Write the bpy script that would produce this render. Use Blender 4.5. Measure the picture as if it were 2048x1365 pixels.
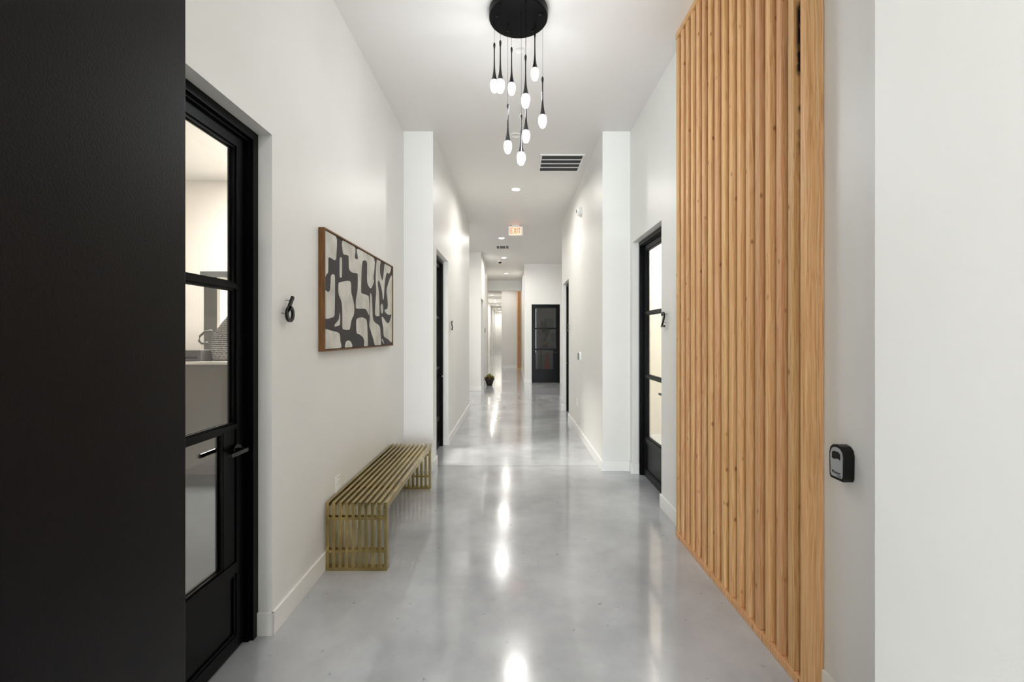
import bpy, bmesh, math, random
from mathutils import Vector, Matrix, noise
from mathutils.geometry import tessellate_polygon

S = bpy.context.scene
for o in list(bpy.data.objects):
    bpy.data.objects.remove(o)
COL = S.collection
PI = math.pi

# ------------------------------------------------------------------ camera
F = 880.0
cd = bpy.data.cameras.new('camera')
cam = bpy.data.objects.new('camera', cd)
COL.objects.link(cam)
cd.sensor_width = 36.0
cd.lens = F / 2048 * 36.0
cd.shift_x = -2.0 / 2048
cd.shift_y = -11.5 / 2048
cd.clip_start = 0.02
cd.clip_end = 200
cam.location = (0, 0, 1.48)
cam.rotation_euler = (PI / 2, 0, 0)
S.camera = cam

# ------------------------------------------------------------------ world, daylight, exposure
S.view_settings.view_transform = 'Standard'
S.view_settings.look = 'None'
S.view_settings.gamma = 1.0
S.view_settings.use_curve_mapping = False
S.view_settings.exposure = 0.48
w = bpy.data.worlds.new('world')
S.world = w
w.use_nodes = True
bg = w.node_tree.nodes['Background']
bg.inputs[0].default_value = (0.80, 0.90, 1.0, 1)
bg.inputs[1].default_value = 1.5


def area_light(name, loc, rot, sx, sy, power, color=(1, 1, 1), shape='RECTANGLE', spread=PI):
    d = bpy.data.lights.new(name, 'AREA')
    d.shape = shape
    d.size = sx
    if shape in ('RECTANGLE', 'ELLIPSE'):
        d.size_y = sy
    d.energy = power
    d.color = color
    d.spread = spread
    o = bpy.data.objects.new(name, d)
    COL.objects.link(o)
    o.location = loc
    o.rotation_euler = rot
    return o


CEIL = 3.70
# daylight entering through the glazed shop front behind the camera
area_light('daylight', (-0.4, -9.90, 1.75), (PI / 2, 0, 0), 5.4, 3.2, 900, (0.90, 0.955, 1.0))

# ------------------------------------------------------------------ helpers


def lin(c):
    out = []
    for v in c:
        v /= 255.0
        out.append(v / 12.92 if v <= 0.04045 else ((v + 0.055) / 1.055) ** 2.4)
    return tuple(out) + (1.0,)


class MB:
    """collects shapes and links them as one mesh object"""

    def __init__(self):
        self.bm = bmesh.new()
        self.mi = 0

    def _new(self, geom_faces):
        for f in geom_faces:
            f.material_index = self.mi

    def box(self, x0, x1, y0, y1, z0, z1, M=None, bevel=0.0):
        m = Matrix.Translation(((x0 + x1) / 2, (y0 + y1) / 2, (z0 + z1) / 2)) @ Matrix.Diagonal((abs(x1 - x0), abs(y1 - y0), abs(z1 - z0), 1))
        if M is not None:
            m = M @ m
        r = bmesh.ops.create_cube(self.bm, size=1.0, matrix=m)
        vs = r['verts']
        if bevel:
            es = list({e for v in vs for e in v.link_edges})
            rb = bmesh.ops.bevel(self.bm, geom=es, offset=bevel, segments=2, profile=0.5, affect='EDGES')
            self._new(rb['faces'])
            fs = {f for v in rb['verts'] for f in v.link_faces}
            self._new(fs)
        else:
            self._new({f for v in vs for f in v.link_faces})
        return self

    def cyl(self, c, r, h, axis='Z', seg=24, r2=None, M=None):
        """cylinder centred at c"""
        R = {'Z': Matrix.Identity(4), 'X': Matrix.Rotation(PI / 2, 4, 'Y'), 'Y': Matrix.Rotation(-PI / 2, 4, 'X')}[axis]
        m = Matrix.Translation(c) @ R
        if M is not None:
            m = M @ m
        rr = bmesh.ops.create_cone(self.bm, cap_ends=True, segments=seg, radius1=r, radius2=r if r2 is None else r2, depth=h, matrix=m)
        fs = {f for v in rr['verts'] for f in v.link_faces}
        self._new(fs)
        for f in fs:
            if len(f.verts) == 4:
                f.smooth = True
        return self

    def lathe(self, prof, seg=24, M=None, smooth=True, noise_amp=0, noise_scale=1.0):
        rings = []
        for r, z in prof:
            ring = []
            for i in range(seg):
                a = 2 * PI * i / seg
                p = Vector((r * math.cos(a), r * math.sin(a), z))
                if M is not None:
                    p = M @ p
                ring.append(self.bm.verts.new(p))
            rings.append(ring)
        for a, b in zip(rings, rings[1:]):
            for i in range(seg):
                j = (i + 1) % seg
                f = self.bm.faces.new((a[i], a[j], b[j], b[i]))
                f.smooth = smooth
                f.material_index = self.mi
        for ring, fl in ((rings[0], True), (rings[-1], False)):
            f = self.bm.faces.new(list(reversed(ring)) if fl else ring)
            f.material_index = self.mi
            f.smooth = smooth
        return self

    def tube(self, pts, r, seg=8, M=None):
        pts = [Vector(p) for p in pts]
        rr = r if isinstance(r, (list, tuple)) else [r] * len(pts)
        rings = []
        for i, p in enumerate(pts):
            t = (pts[min(i + 1, len(pts) - 1)] - pts[max(i - 1, 0)]).normalized()
            up = Vector((0, 0, 1)) if abs(t.z) < 0.9 else Vector((1, 0, 0))
            a = t.cross(up).normalized()
            b = t.cross(a).normalized()
            ring = []
            for k in range(seg):
                an = 2 * PI * k / seg
                q = p + (a * math.cos(an) + b * math.sin(an)) * rr[i]
                if M is not None:
                    q = M @ q
                ring.append(self.bm.verts.new(q))
            rings.append(ring)
        for a, b in zip(rings, rings[1:]):
            for k in range(seg):
                j = (k + 1) % seg
                f = self.bm.faces.new((a[k], a[j], b[j], b[k]))
                f.smooth = True
                f.material_index = self.mi
        for ring in (rings[0], rings[-1]):
            f = self.bm.faces.new(ring)
            f.material_index = self.mi
        return self

    def prism(self, poly, h0, h1, M=None):
        """poly of (x,y) extruded from z=h0 to h1"""
        n = len(poly)
        lo = [self.bm.verts.new((M @ Vector((x, y, h0))) if M is not None else (x, y, h0)) for x, y in poly]
        hi = [self.bm.verts.new((M @ Vector((x, y, h1))) if M is not None else (x, y, h1)) for x, y in poly]
        tris = tessellate_polygon([[Vector((x, y, 0)) for x, y in poly]])
        for t in tris:
            for V in (lo, hi):
                try:
                    f = self.bm.faces.new([V[i] for i in t])
                    f.material_index = self.mi
                except ValueError:
                    pass
        for i in range(n):
            j = (i + 1) % n
            f = self.bm.faces.new((lo[i], lo[j], hi[j], hi[i]))
            f.material_index = self.mi
        return self

    def build(self, name, mats, parent=None, loc=None, fix=True):
        if fix:
            bmesh.ops.recalc_face_normals(self.bm, faces=self.bm.faces[:])
        me = bpy.data.meshes.new(name)
        self.bm.to_mesh(me)
        self.bm.free()
        if not isinstance(mats, (list, tuple)):
            mats = [mats]
        for m in mats:
            me.materials.append(m)
        o = bpy.data.objects.new(name, me)
        COL.objects.link(o)
        if parent is not None:
            o.parent = parent
        if loc is not None:
            o.location = loc
        return o


def empty(name, loc, rz=0.0):
    o = bpy.data.objects.new(name, None)
    o.empty_display_size = 0.1
    COL.objects.link(o)
    o.location = loc
    o.rotation_euler = (0, 0, rz)
    return o


def tag(o, label, cat, group=None, kind=None):
    o['label'] = label
    o['category'] = cat
    if group:
        o['group'] = group
    if kind:
        o['kind'] = kind
    return o


def struct(o, label=None):
    o['kind'] = 'structure'
    if label:
        o['label'] = label
    return o


def copy_tree(o, parent=None):
    c = o.copy()
    COL.objects.link(c)
    if parent is not None:
        c.parent = parent
    for ch in [x for x in bpy.data.objects if x.parent == o]:
        copy_tree(ch, c)
    return c


def strip_poly(pts, w):
    """constant-width ribbon outline around a 2-D polyline"""
    L, R = [], []
    n = len(pts)
    for i in range(n):
        a = Vector(pts[max(i - 1, 0)]); b = Vector(pts[i]); c = Vector(pts[min(i + 1, n - 1)])
        d1 = (b - a).normalized() if i > 0 else (c - b).normalized()
        d2 = (c - b).normalized() if i < n - 1 else d1
        n1 = Vector((-d1.y, d1.x)); n2 = Vector((-d2.y, d2.x))
        m = (n1 + n2)
        if m.length < 1e-4:
            m = n1
        m.normalize()
        k = w / 2 / max(0.5, m.dot(n1))
        L.append(b + m * k); R.append(b - m * k)
    return L, R


def arc(cx, cy, rx, ry, a0, a1, n=14):
    return [(cx + rx * math.cos(math.radians(a0 + (a1 - a0) * i / n)), cy + ry * math.sin(math.radians(a0 + (a1 - a0) * i / n))) for i in range(n + 1)]


def stroke(mb, pts, w, h0, h1, M=None):
    L, R = strip_poly(pts, w)
    T = (lambda v: M @ v) if M is not None else (lambda v: v)
    V = []
    for l, r in zip(L, R):
        V.append([mb.bm.verts.new(T(Vector((p.x, p.y, h)))) for p, h in ((l, h0), (r, h0), (r, h1), (l, h1))])
    for a, b in zip(V, V[1:]):
        for k in range(4):
            j = (k + 1) % 4
            f = mb.bm.faces.new((a[k], a[j], b[j], b[k]))
            f.material_index = mb.mi
    for q in (V[0], V[-1]):
        f = mb.bm.faces.new(q)
        f.material_index = mb.mi


# ------------------------------------------------------------------ materials


def mat(name, color, rough=0.5, metal=0.0, spec=0.5, coat=0.0, coat_rough=0.1, emis=None, emis_s=0.0):
    m = bpy.data.materials.new(name)
    m.use_nodes = True
    b = m.node_tree.nodes['Principled BSDF']
    b.inputs['Base Color'].default_value = color if len(color) == 4 else tuple(color) + (1,)
    b.inputs['Roughness'].default_value = rough
    b.inputs['Metallic'].default_value = metal
    b.inputs['Specular IOR Level'].default_value = spec
    b.inputs['Coat Weight'].default_value = coat
    b.inputs['Coat Roughness'].default_value = coat_rough
    if emis is not None:
        b.inputs['Emission Color'].default_value = emis
        b.inputs['Emission Strength'].default_value = emis_s
    m['b'] = 1
    return m


def nn(m, t, **kw):
    n = m.node_tree.nodes.new(t)
    for k, v in kw.items():
        setattr(n, k, v)
    return n


def lk(m, a, b):
    m.node_tree.links.new(a, b)


def bsdf(m):
    return m.node_tree.nodes['Principled BSDF']


def coords(m, scale=(1, 1, 1), kind='Object'):
    tc = nn(m, 'ShaderNodeTexCoord')
    mp = nn(m, 'ShaderNodeMapping')
    mp.inputs['Scale'].default_value = scale
    lk(m, tc.outputs[kind], mp.inputs['Vector'])
    return mp.outputs['Vector']


def add_noise_bump(m, scale, strength, dist=0.002, detail=3, vec=None):
    v = vec or coords(m)
    n = nn(m, 'ShaderNodeTexNoise')
    n.inputs['Scale'].default_value = scale
    n.inputs['Detail'].default_value = detail
    lk(m, v, n.inputs['Vector'])
    b = nn(m, 'ShaderNodeBump')
    b.inputs['Strength'].default_value = strength
    b.inputs['Distance'].default_value = dist
    lk(m, n.outputs['Fac'], b.inputs['Height'])
    lk(m, b.outputs['Normal'], bsdf(m).inputs['Normal'])
    return b


def add_noise_color(m, scale, c0, c1, p0=0.35, p1=0.65, detail=4, mapscale=(1, 1, 1)):
    v = coords(m, mapscale)
    n = nn(m, 'ShaderNodeTexNoise')
    n.inputs['Scale'].default_value = scale
    n.inputs['Detail'].default_value = detail
    lk(m, v, n.inputs['Vector'])
    r = nn(m, 'ShaderNodeValToRGB')
    r.color_ramp.elements[0].position = p0
    r.color_ramp.elements[0].color = c0
    r.color_ramp.elements[1].position = p1
    r.color_ramp.elements[1].color = c1
    lk(m, n.outputs['Fac'], r.inputs['Fac'])
    lk(m, r.outputs['Color'], bsdf(m).inputs['Base Color'])
    return r


PAINT = mat('white_paint', lin((236, 232, 226)), rough=0.42, spec=0.45)
add_noise_color(PAINT, 1.3, lin((231, 230, 225)), lin((234, 233, 229)))
add_noise_bump(PAINT, 160, 0.12, 0.0015)
CEILP = mat('ceiling_paint', lin((234, 231, 227)), rough=0.55, spec=0.35)
add_noise_bump(CEILP, 140, 0.10, 0.0012)
BASEP = mat('baseboard_paint', lin((240, 239, 235)), rough=0.32)
add_noise_bump(BASEP, 40, 0.03, 0.001)
WARMP = mat('office_paint', lin((236, 230, 222)), rough=0.6)
add_noise_bump(WARMP, 150, 0.1, 0.001)
CREAMP = mat('cream_office_paint', lin((238, 231, 214)), rough=0.6)
add_noise_bump(CREAMP, 150, 0.1, 0.001)
DARKP = mat('storeroom_paint', lin((150, 150, 152)), rough=0.7)
add_noise_bump(DARKP, 150, 0.1, 0.001)
BLACKD = mat('black_door_paint', lin((5, 4, 5)), rough=0.45, spec=0.20)
add_noise_bump(BLACKD, 210, 0.35, 0.0012)
BLACK = mat('black_steel', lin((4, 4, 5)), rough=0.33, spec=0.11)
add_noise_bump(BLACK, 250, 0.05, 0.0006)
BLACKG = mat('black_gloss', lin((5, 5, 6)), rough=0.22, spec=0.35)
add_noise_bump(BLACKG, 200, 0.03, 0.0004)
WHITEPL = mat('white_plastic', lin((238, 237, 233)), rough=0.35)
add_noise_bump(WHITEPL, 200, 0.03, 0.0004)
GREYPL = mat('grey_plastic', lin((120, 122, 124)), rough=0.4)
add_noise_bump(GREYPL, 200, 0.05, 0.0004)
DARKIN = mat('grille_dark', lin((34, 34, 36)), rough=0.8)
add_noise_bump(DARKIN, 200, 0.1, 0.0004)
STEEL = mat('steel', lin((150, 150, 150)), rough=0.3, metal=1.0)
add_noise_bump(STEEL, 200, 0.03, 0.0004)

# brushed antique brass
BRASS = mat('brushed_brass', lin((150, 130, 86)), rough=0.24, metal=1.0)
add_noise_color(BRASS, 9, lin((148, 130, 82)), lin((186, 166, 114)), 0.3, 0.7)
vb = coords(BRASS, (300, 300, 6))
add_noise_bump(BRASS, 1.0, 0.10, 0.0004, vec=vb)

# concrete
CONC = mat('polished_concrete', lin((134, 136, 139)), rough=0.16, spec=0.5, coat=0.55, coat_rough=0.06)
v = coords(CONC)
n1 = nn(CONC, 'ShaderNodeTexNoise'); n1.inputs['Scale'].default_value = 1.1; n1.inputs['Detail'].default_value = 8; n1.inputs['Roughness'].default_value = 0.6
lk(CONC, v, n1.inputs['Vector'])
r1 = nn(CONC, 'ShaderNodeValToRGB')
r1.color_ramp.elements[0].position = 0.3; r1.color_ramp.elements[0].color = lin((148, 150, 153))
r1.color_ramp.elements[1].position = 0.7; r1.color_ramp.elements[1].color = lin((190, 192, 195))
lk(CONC, n1.outputs['Fac'], r1.inputs['Fac'])
# sparse dark specks and pits
n2 = nn(CONC, 'ShaderNodeTexNoise'); n2.inputs['Scale'].default_value = 22; n2.inputs['Detail'].default_value = 6
lk(CONC, v, n2.inputs['Vector'])
r2 = nn(CONC, 'ShaderNodeValToRGB')
r2.color_ramp.elements[0].position = 0.68; r2.color_ramp.elements[0].color = (0, 0, 0, 1)
r2.color_ramp.elements[1].position = 0.76; r2.color_ramp.elements[1].color = (1, 1, 1, 1)
lk(CONC, n2.outputs['Fac'], r2.inputs['Fac'])
mx = nn(CONC, 'ShaderNodeMix', data_type='RGBA')
lk(CONC, r2.outputs['Color'], mx.inputs['Factor'])
lk(CONC, r1.outputs['Color'], mx.inputs[6])
mx.inputs[7].default_value = lin((128, 129, 131))
# control joint across the floor
sx = nn(CONC, 'ShaderNodeSeparateXYZ')
lk(CONC, v, sx.inputs[0])
wob = nn(CONC, 'ShaderNodeTexNoise'); wob.inputs['Scale'].default_value = 2.5
lk(CONC, v, wob.inputs['Vector'])
mw = nn(CONC, 'ShaderNodeMath', operation='MULTIPLY_ADD'); mw.inputs[1].default_value = 0.03; mw.inputs[2].default_value = -4.995
lk(CONC, wob.outputs['Fac'], mw.inputs[0])
ad = nn(CONC, 'ShaderNodeMath', operation='ADD')
lk(CONC, sx.outputs['Y'], ad.inputs[0]); lk(CONC, mw.outputs[0], ad.inputs[1])
ab = nn(CONC, 'ShaderNodeMath', operation='ABSOLUTE'); lk(CONC, ad.outputs[0], ab.inputs[0])
lt = nn(CONC, 'ShaderNodeMath', operation='LESS_THAN'); lt.inputs[1].default_value = 0.005
lk(CONC, ab.outputs[0], lt.inputs[0])
mx2 = nn(CONC, 'ShaderNodeMix', data_type='RGBA')
lk(CONC, lt.outputs[0], mx2.inputs['Factor']); lk(CONC, mx.outputs[2], mx2.inputs[6]); mx2.inputs[7].default_value = lin((92, 92, 93))
lk(CONC, mx2.outputs[2], bsdf(CONC).inputs['Base Color'])
rr = nn(CONC, 'ShaderNodeMapRange'); rr.inputs['To Min'].default_value = 0.09; rr.inputs['To Max'].default_value = 0.24
n3 = nn(CONC, 'ShaderNodeTexNoise'); n3.inputs['Scale'].default_value = 2.2; n3.inputs['Detail'].default_value = 7
lk(CONC, v, n3.inputs['Vector']); lk(CONC, n3.outputs['Fac'], rr.inputs['Value']); lk(CONC, rr.outputs[0], bsdf(CONC).inputs['Roughness'])
n4 = nn(CONC, 'ShaderNodeTexNoise'); n4.inputs['Scale'].default_value = 3.2; n4.inputs['Detail'].default_value = 3
lk(CONC, v, n4.inputs['Vector'])
bp = nn(CONC, 'ShaderNodeBump'); bp.inputs['Strength'].default_value = 0.20; bp.inputs['Distance'].default_value = 0.0045
lk(CONC, n4.outputs['Fac'], bp.inputs['Height'])
lk(CONC, bp.outputs['Normal'], bsdf(CONC).inputs['Normal']); lk(CONC, bp.outputs['Normal'], bsdf(CONC).inputs['Coat Normal'])


def make_wood(name, dark, mid, light, per_obj=True):
    m = mat(name, mid, rough=0.5, spec=0.35)
    tc = nn(m, 'ShaderNodeTexCoord')
    oi = nn(m, 'ShaderNodeObjectInfo')
    mul = nn(m, 'ShaderNodeMath', operation='MULTIPLY'); mul.inputs[1].default_value = 37.0
    lk(m, oi.outputs['Random'], mul.inputs[0])
    cmb = nn(m, 'ShaderNodeCombineXYZ')
    lk(m, mul.outputs[0], cmb.inputs[0]); lk(m, mul.outputs[0], cmb.inputs[2])
    va = nn(m, 'ShaderNodeVectorMath', operation='ADD')
    lk(m, tc.outputs['Object'], va.inputs[0]); lk(m, cmb.outputs[0], va.inputs[1])
    # warp
    nw = nn(m, 'ShaderNodeTexNoise'); nw.inputs['Scale'].default_value = 1.6; nw.inputs['Detail'].default_value = 2
    lk(m, va.outputs[0], nw.inputs['Vector'])
    ws = nn(m, 'ShaderNodeVectorMath', operation='SCALE'); ws.inputs['Scale'].default_value = 0.05
    lk(m, nw.outputs['Color'], ws.inputs[0])
    va2 = nn(m, 'ShaderNodeVectorMath', operation='ADD')
    lk(m, va.outputs[0], va2.inputs[0]); lk(m, ws.outputs[0], va2.inputs[1])
    mp = nn(m, 'ShaderNodeMapping'); mp.inputs['Scale'].default_value = (190, 190, 1.6)
    lk(m, va2.outputs[0], mp.inputs['Vector'])
    ng = nn(m, 'ShaderNodeTexNoise'); ng.inputs['Scale'].default_value = 1.0; ng.inputs['Detail'].default_value = 4; ng.inputs['Roughness'].default_value = 0.55
    lk(m, mp.outputs[0], ng.inputs['Vector'])
    rp = nn(m, 'ShaderNodeValToRGB')
    rp.color_ramp.elements[0].position = 0.30; rp.color_ramp.elements[0].color = dark
    rp.color_ramp.elements[1].position = 0.72; rp.color_ramp.elements[1].color = light
    e = rp.color_ramp.elements.new(0.5); e.color = mid
    lk(m, ng.outputs['Fac'], rp.inputs['Fac'])
    # knots
    mk = nn(m, 'ShaderNodeMapping'); mk.inputs['Scale'].default_value = (13, 13, 7)
    lk(m, va.outputs[0], mk.inputs['Vector'])
    vo = nn(m, 'ShaderNodeTexVoronoi'); vo.inputs['Scale'].default_value = 1.0
    lk(m, mk.outputs[0], vo.inputs['Vector'])
    rk = nn(m, 'ShaderNodeValToRGB')
    rk.color_ramp.elements[0].position = 0.02; rk.color_ramp.elements[0].color = (0.85, 0.85, 0.85, 1)
    rk.color_ramp.elements[1].position = 0.13; rk.color_ramp.elements[1].color = (0, 0, 0, 1)
    lk(m, vo.outputs['Distance'], rk.inputs['Fac'])
    mxk = nn(m, 'ShaderNodeMix', data_type='RGBA')
    lk(m, rk.outputs['Color'], mxk.inputs['Factor']); lk(m, rp.outputs['Color'], mxk.inputs[6]); mxk.inputs[7].default_value = lin((122, 68, 34))
    # board to board variation
    hs = nn(m, 'ShaderNodeHueSaturation')
    mr = nn(m, 'ShaderNodeMapRange'); mr.inputs['To Min'].default_value = 0.494; mr.inputs['To Max'].default_value = 0.508
    lk(m, oi.outputs['Random'], mr.inputs['Value']); lk(m, mr.outputs[0], hs.inputs['Hue'])
    w2 = nn(m, 'ShaderNodeMath', operation='FRACT')
    m2 = nn(m, 'ShaderNodeMath', operation='MULTIPLY'); m2.inputs[1].default_value = 7.31
    lk(m, oi.outputs['Random'], m2.inputs[0]); lk(m, m2.outputs[0], w2.inputs[0])
    mr2 = nn(m, 'ShaderNodeMapRange'); mr2.inputs['To Min'].default_value = 0.90; mr2.inputs['To Max'].default_value = 1.08
    lk(m, w2.outputs[0], mr2.inputs['Value']); lk(m, mr2.outputs[0], hs.inputs['Value'])
    lk(m, mxk.outputs[2], hs.inputs['Color'])
    lk(m, hs.outputs[0], bsdf(m).inputs['Base Color'])
    bm_ = nn(m, 'ShaderNodeBump'); bm_.inputs['Strength'].default_value = 0.15; bm_.inputs['Distance'].default_value = 0.001
    lk(m, ng.outputs['Fac'], bm_.inputs['Height']); lk(m, bm_.outputs[0], bsdf(m).inputs['Normal'])
    return m


WOOD = make_wood('fir_wood', lin((190, 134, 84)), lin((216, 166, 115)), lin((230, 190, 142)))
GAPSHADE = make_wood('slat_gap_shade', lin((70, 46, 28)), lin((84, 56, 34)), lin((96, 66, 42)))  # dark brown that puts shade into the slat gaps
WALNUT = make_wood('walnut_frame', lin((84, 52, 24)), lin((112, 72, 36)), lin((130, 88, 46)))


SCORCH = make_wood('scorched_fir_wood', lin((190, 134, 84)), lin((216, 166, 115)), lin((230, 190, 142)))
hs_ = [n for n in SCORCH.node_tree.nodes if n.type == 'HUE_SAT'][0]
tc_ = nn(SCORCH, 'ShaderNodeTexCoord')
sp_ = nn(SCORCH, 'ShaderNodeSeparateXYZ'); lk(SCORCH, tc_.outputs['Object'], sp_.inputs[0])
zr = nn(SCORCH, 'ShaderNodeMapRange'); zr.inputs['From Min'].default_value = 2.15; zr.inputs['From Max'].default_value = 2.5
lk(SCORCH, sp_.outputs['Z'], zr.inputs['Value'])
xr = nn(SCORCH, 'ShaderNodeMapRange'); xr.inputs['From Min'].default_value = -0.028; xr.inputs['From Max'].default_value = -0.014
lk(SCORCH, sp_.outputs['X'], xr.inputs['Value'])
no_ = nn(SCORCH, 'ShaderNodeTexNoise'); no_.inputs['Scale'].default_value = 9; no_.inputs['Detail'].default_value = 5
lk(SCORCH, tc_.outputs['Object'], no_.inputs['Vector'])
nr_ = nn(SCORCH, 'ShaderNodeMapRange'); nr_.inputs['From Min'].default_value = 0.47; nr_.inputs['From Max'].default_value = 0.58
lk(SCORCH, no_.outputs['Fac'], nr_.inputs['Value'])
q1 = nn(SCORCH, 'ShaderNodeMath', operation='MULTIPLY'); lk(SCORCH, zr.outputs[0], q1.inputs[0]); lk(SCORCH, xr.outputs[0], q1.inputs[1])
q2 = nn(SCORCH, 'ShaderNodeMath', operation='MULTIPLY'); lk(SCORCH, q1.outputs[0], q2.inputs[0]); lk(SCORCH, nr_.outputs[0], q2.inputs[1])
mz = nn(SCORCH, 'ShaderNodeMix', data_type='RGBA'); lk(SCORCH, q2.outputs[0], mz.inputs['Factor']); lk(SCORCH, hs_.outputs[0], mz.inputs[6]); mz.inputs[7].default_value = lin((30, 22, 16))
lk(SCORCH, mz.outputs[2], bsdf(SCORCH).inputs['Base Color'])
FLOORDARK = mat('office_floor_darkener', lin((72, 74, 76)), rough=0.95)  # dark tone laid over the office floor to dim it
add_noise_bump(FLOORDARK, 120, 0.5, 0.003)


def glass_mat(name, tint=(0.92, 0.93, 0.92), refl=1.0, ior=1.5):
    m = bpy.data.materials.new(name)
    m.use_nodes = True
    nt = m.node_tree
    nt.nodes.clear()
    out = nt.nodes.new('ShaderNodeOutputMaterial')
    tr = nt.nodes.new('ShaderNodeBsdfTransparent'); tr.inputs[0].default_value = tuple(tint) + (1,)
    gl = nt.nodes.new('ShaderNodeBsdfGlossy'); gl.inputs['Roughness'].default_value = 0.01
    gl.inputs[0].default_value = (refl, refl, refl, 1)
    fr0 = nt.nodes.new('ShaderNodeLayerWeight'); fr0.inputs['Blend'].default_value = 0.5
    p5 = nt.nodes.new('ShaderNodeMath'); p5.operation = 'POWER'; p5.inputs[1].default_value = 5.0
    nt.links.new(fr0.outputs['Facing'], p5.inputs[0])
    fr = nt.nodes.new('ShaderNodeMath'); fr.operation = 'MULTIPLY_ADD'; fr.inputs[1].default_value = 0.90; fr.inputs[2].default_value = 0.045
    nt.links.new(p5.outputs[0], fr.inputs[0])
    mi = nt.nodes.new('ShaderNodeMixShader')
    nt.links.new(fr.outputs[0], mi.inputs[0]); nt.links.new(tr.outputs[0], mi.inputs[1]); nt.links.new(gl.outputs[0], mi.inputs[2])
    nt.links.new(mi.outputs[0], out.inputs[0])
    return m


GLASS = glass_mat('clear_glass')
GLASSD = glass_mat('tinted_glass', (0.62, 0.63, 0.63))


def emit(name, color, strength):
    m = mat(name, (0.8, 0.8, 0.8, 1), rough=0.4, emis=tuple(color) + (1,), emis_s=strength)
    return m


LAMPM = emit('lamp_diffuser', (1.0, 0.97, 0.92), 14)

# crackled acrylic drops, lit from inside
DROP = mat('crackled_acrylic', (0.10, 0.10, 0.10, 1), rough=0.2, spec=0.3)
vo = nn(DROP, 'ShaderNodeTexVoronoi', feature='DISTANCE_TO_EDGE'); vo.inputs['Scale'].default_value = 150
lk(DROP, coords(DROP), vo.inputs['Vector'])
rp = nn(DROP, 'ShaderNodeValToRGB')
rp.color_ramp.elements[0].position = 0.02; rp.color_ramp.elements[0].color = (1, 1, 1, 1)
rp.color_ramp.elements[1].position = 0.16; rp.color_ramp.elements[1].color = (0.30, 0.30, 0.30, 1)
lk(DROP, vo.outputs['Distance'], rp.inputs['Fac'])
ml = nn(DROP, 'ShaderNodeMath', operation='MULTIPLY'); ml.inputs[1].default_value = 1.5
lk(DROP, rp.outputs['Color'], ml.inputs[0])
lk(DROP, ml.outputs[0], bsdf(DROP).inputs['Emission Strength'])
bsdf(DROP).inputs['Emission Color'].default_value = (0.97, 0.99, 1.0, 1)

# ------------------------------------------------------------------ floor and ceiling
mb = MB(); mb.box(-7, 7, -10.2, 43, -0.12, 0)
struct(mb.build('floor', CONC))
mb = MB(); mb.box(-7, 7, -10.2, 43, CEIL, CEIL + 0.15)
struct(mb.build('ceiling', CEILP))


def wall(name, boxes, m=PAINT, bevel=0.0):
    b = MB()
    for bx in boxes:
        b.box(*bx, bevel=bevel)
    return struct(b.build(name, m))


def run_y(xa, xb, y0, y1, openings):
    """wall slab running along Y with door openings (y0, y1, top)"""
    out = []
    y = y0
    for a, b, t in openings:
        out.append((xa, xb, y, a, 0, CEIL))
        out.append((xa, xb, a, b, t, CEIL))
        y = b
    out.append((xa, xb, y, y1, 0, CEIL))
    return out


XL, XR = -1.19, 1.275          # side walls of the wide front section
CL, CR = -0.87, 0.975          # side walls of the narrow corridor
YP = 4.79                      # pilaster faces
DT = 2.47
D6 = (1.253, 2.173); DB = (5.00, 5.92); DC = (11.82, 12.70)
D2 = (3.78, 4.70); DF = (7.70, 8.62)

wall('wall_left', run_y(XL - 0.18, XL, 0.12, YP, [(D6[0], D6[1], DT)]))
wall('wall_left_front', [(-6.2, -0.85, 0.0, 0.12, 0, CEIL)])
wall('wall_left_corridor', run_y(CL - 0.16, CL, YP + 0.15, 8.74, [(DB[0], DB[1], DT)]) + [(XL - 0.18, CL, YP, YP + 0.15, 0, CEIL), (-3.0, CL - 0.16, 8.59, 8.74, 0, CEIL)])
wall('wall_left_middle', run_y(-1.03, -0.853, 11.73 + 0.05, 14.6, [(DC[0], DC[1], DT)]) + [(-3.0, -0.853, 11.73, 11.78, 0, CEIL), (-3.15, -3.0, 8.59, 11.78, 0, CEIL)])
wall('wall_left_rear', [(-1.20, -1.03, 14.6, 18.1, 0, CEIL), (-1.20, -1.03, 14.42, 14.6, 0, CEIL)])
wall('wall_left_far', [(-1.85, -1.69, 18.1, 42.0, 0, CEIL)] + [(-1.69, -1.60, y, y + 0.35, 0, CEIL) for y in (21.5, 25.5, 30, 34.5, 38.5)] + [(-1.85, -1.20, 17.95, 18.1, 0, CEIL)])
wall('wall_right', run_y(XR, XR + 0.18, 1.094, YP, [(D2[0], D2[1], DT)]))
wall('wall_right_front', [(0.90, 1.08, -1.0, 1.094, 0, CEIL), (1.08, 5.6, 0.944, 1.094, 0, CEIL), (1.08, 6.2, -1.0, -0.85, 0, CEIL)])
wall('wall_right_corridor', run_y(CR, CR + 0.16, YP + 0.15, 8.75, [(DF[0], DF[1], DT)]) + [(CR, XR + 0.18, YP, YP + 0.15, 0, CEIL), (CR + 0.16, 3.0, 8.62, 8.75, 0, CEIL)])
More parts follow.
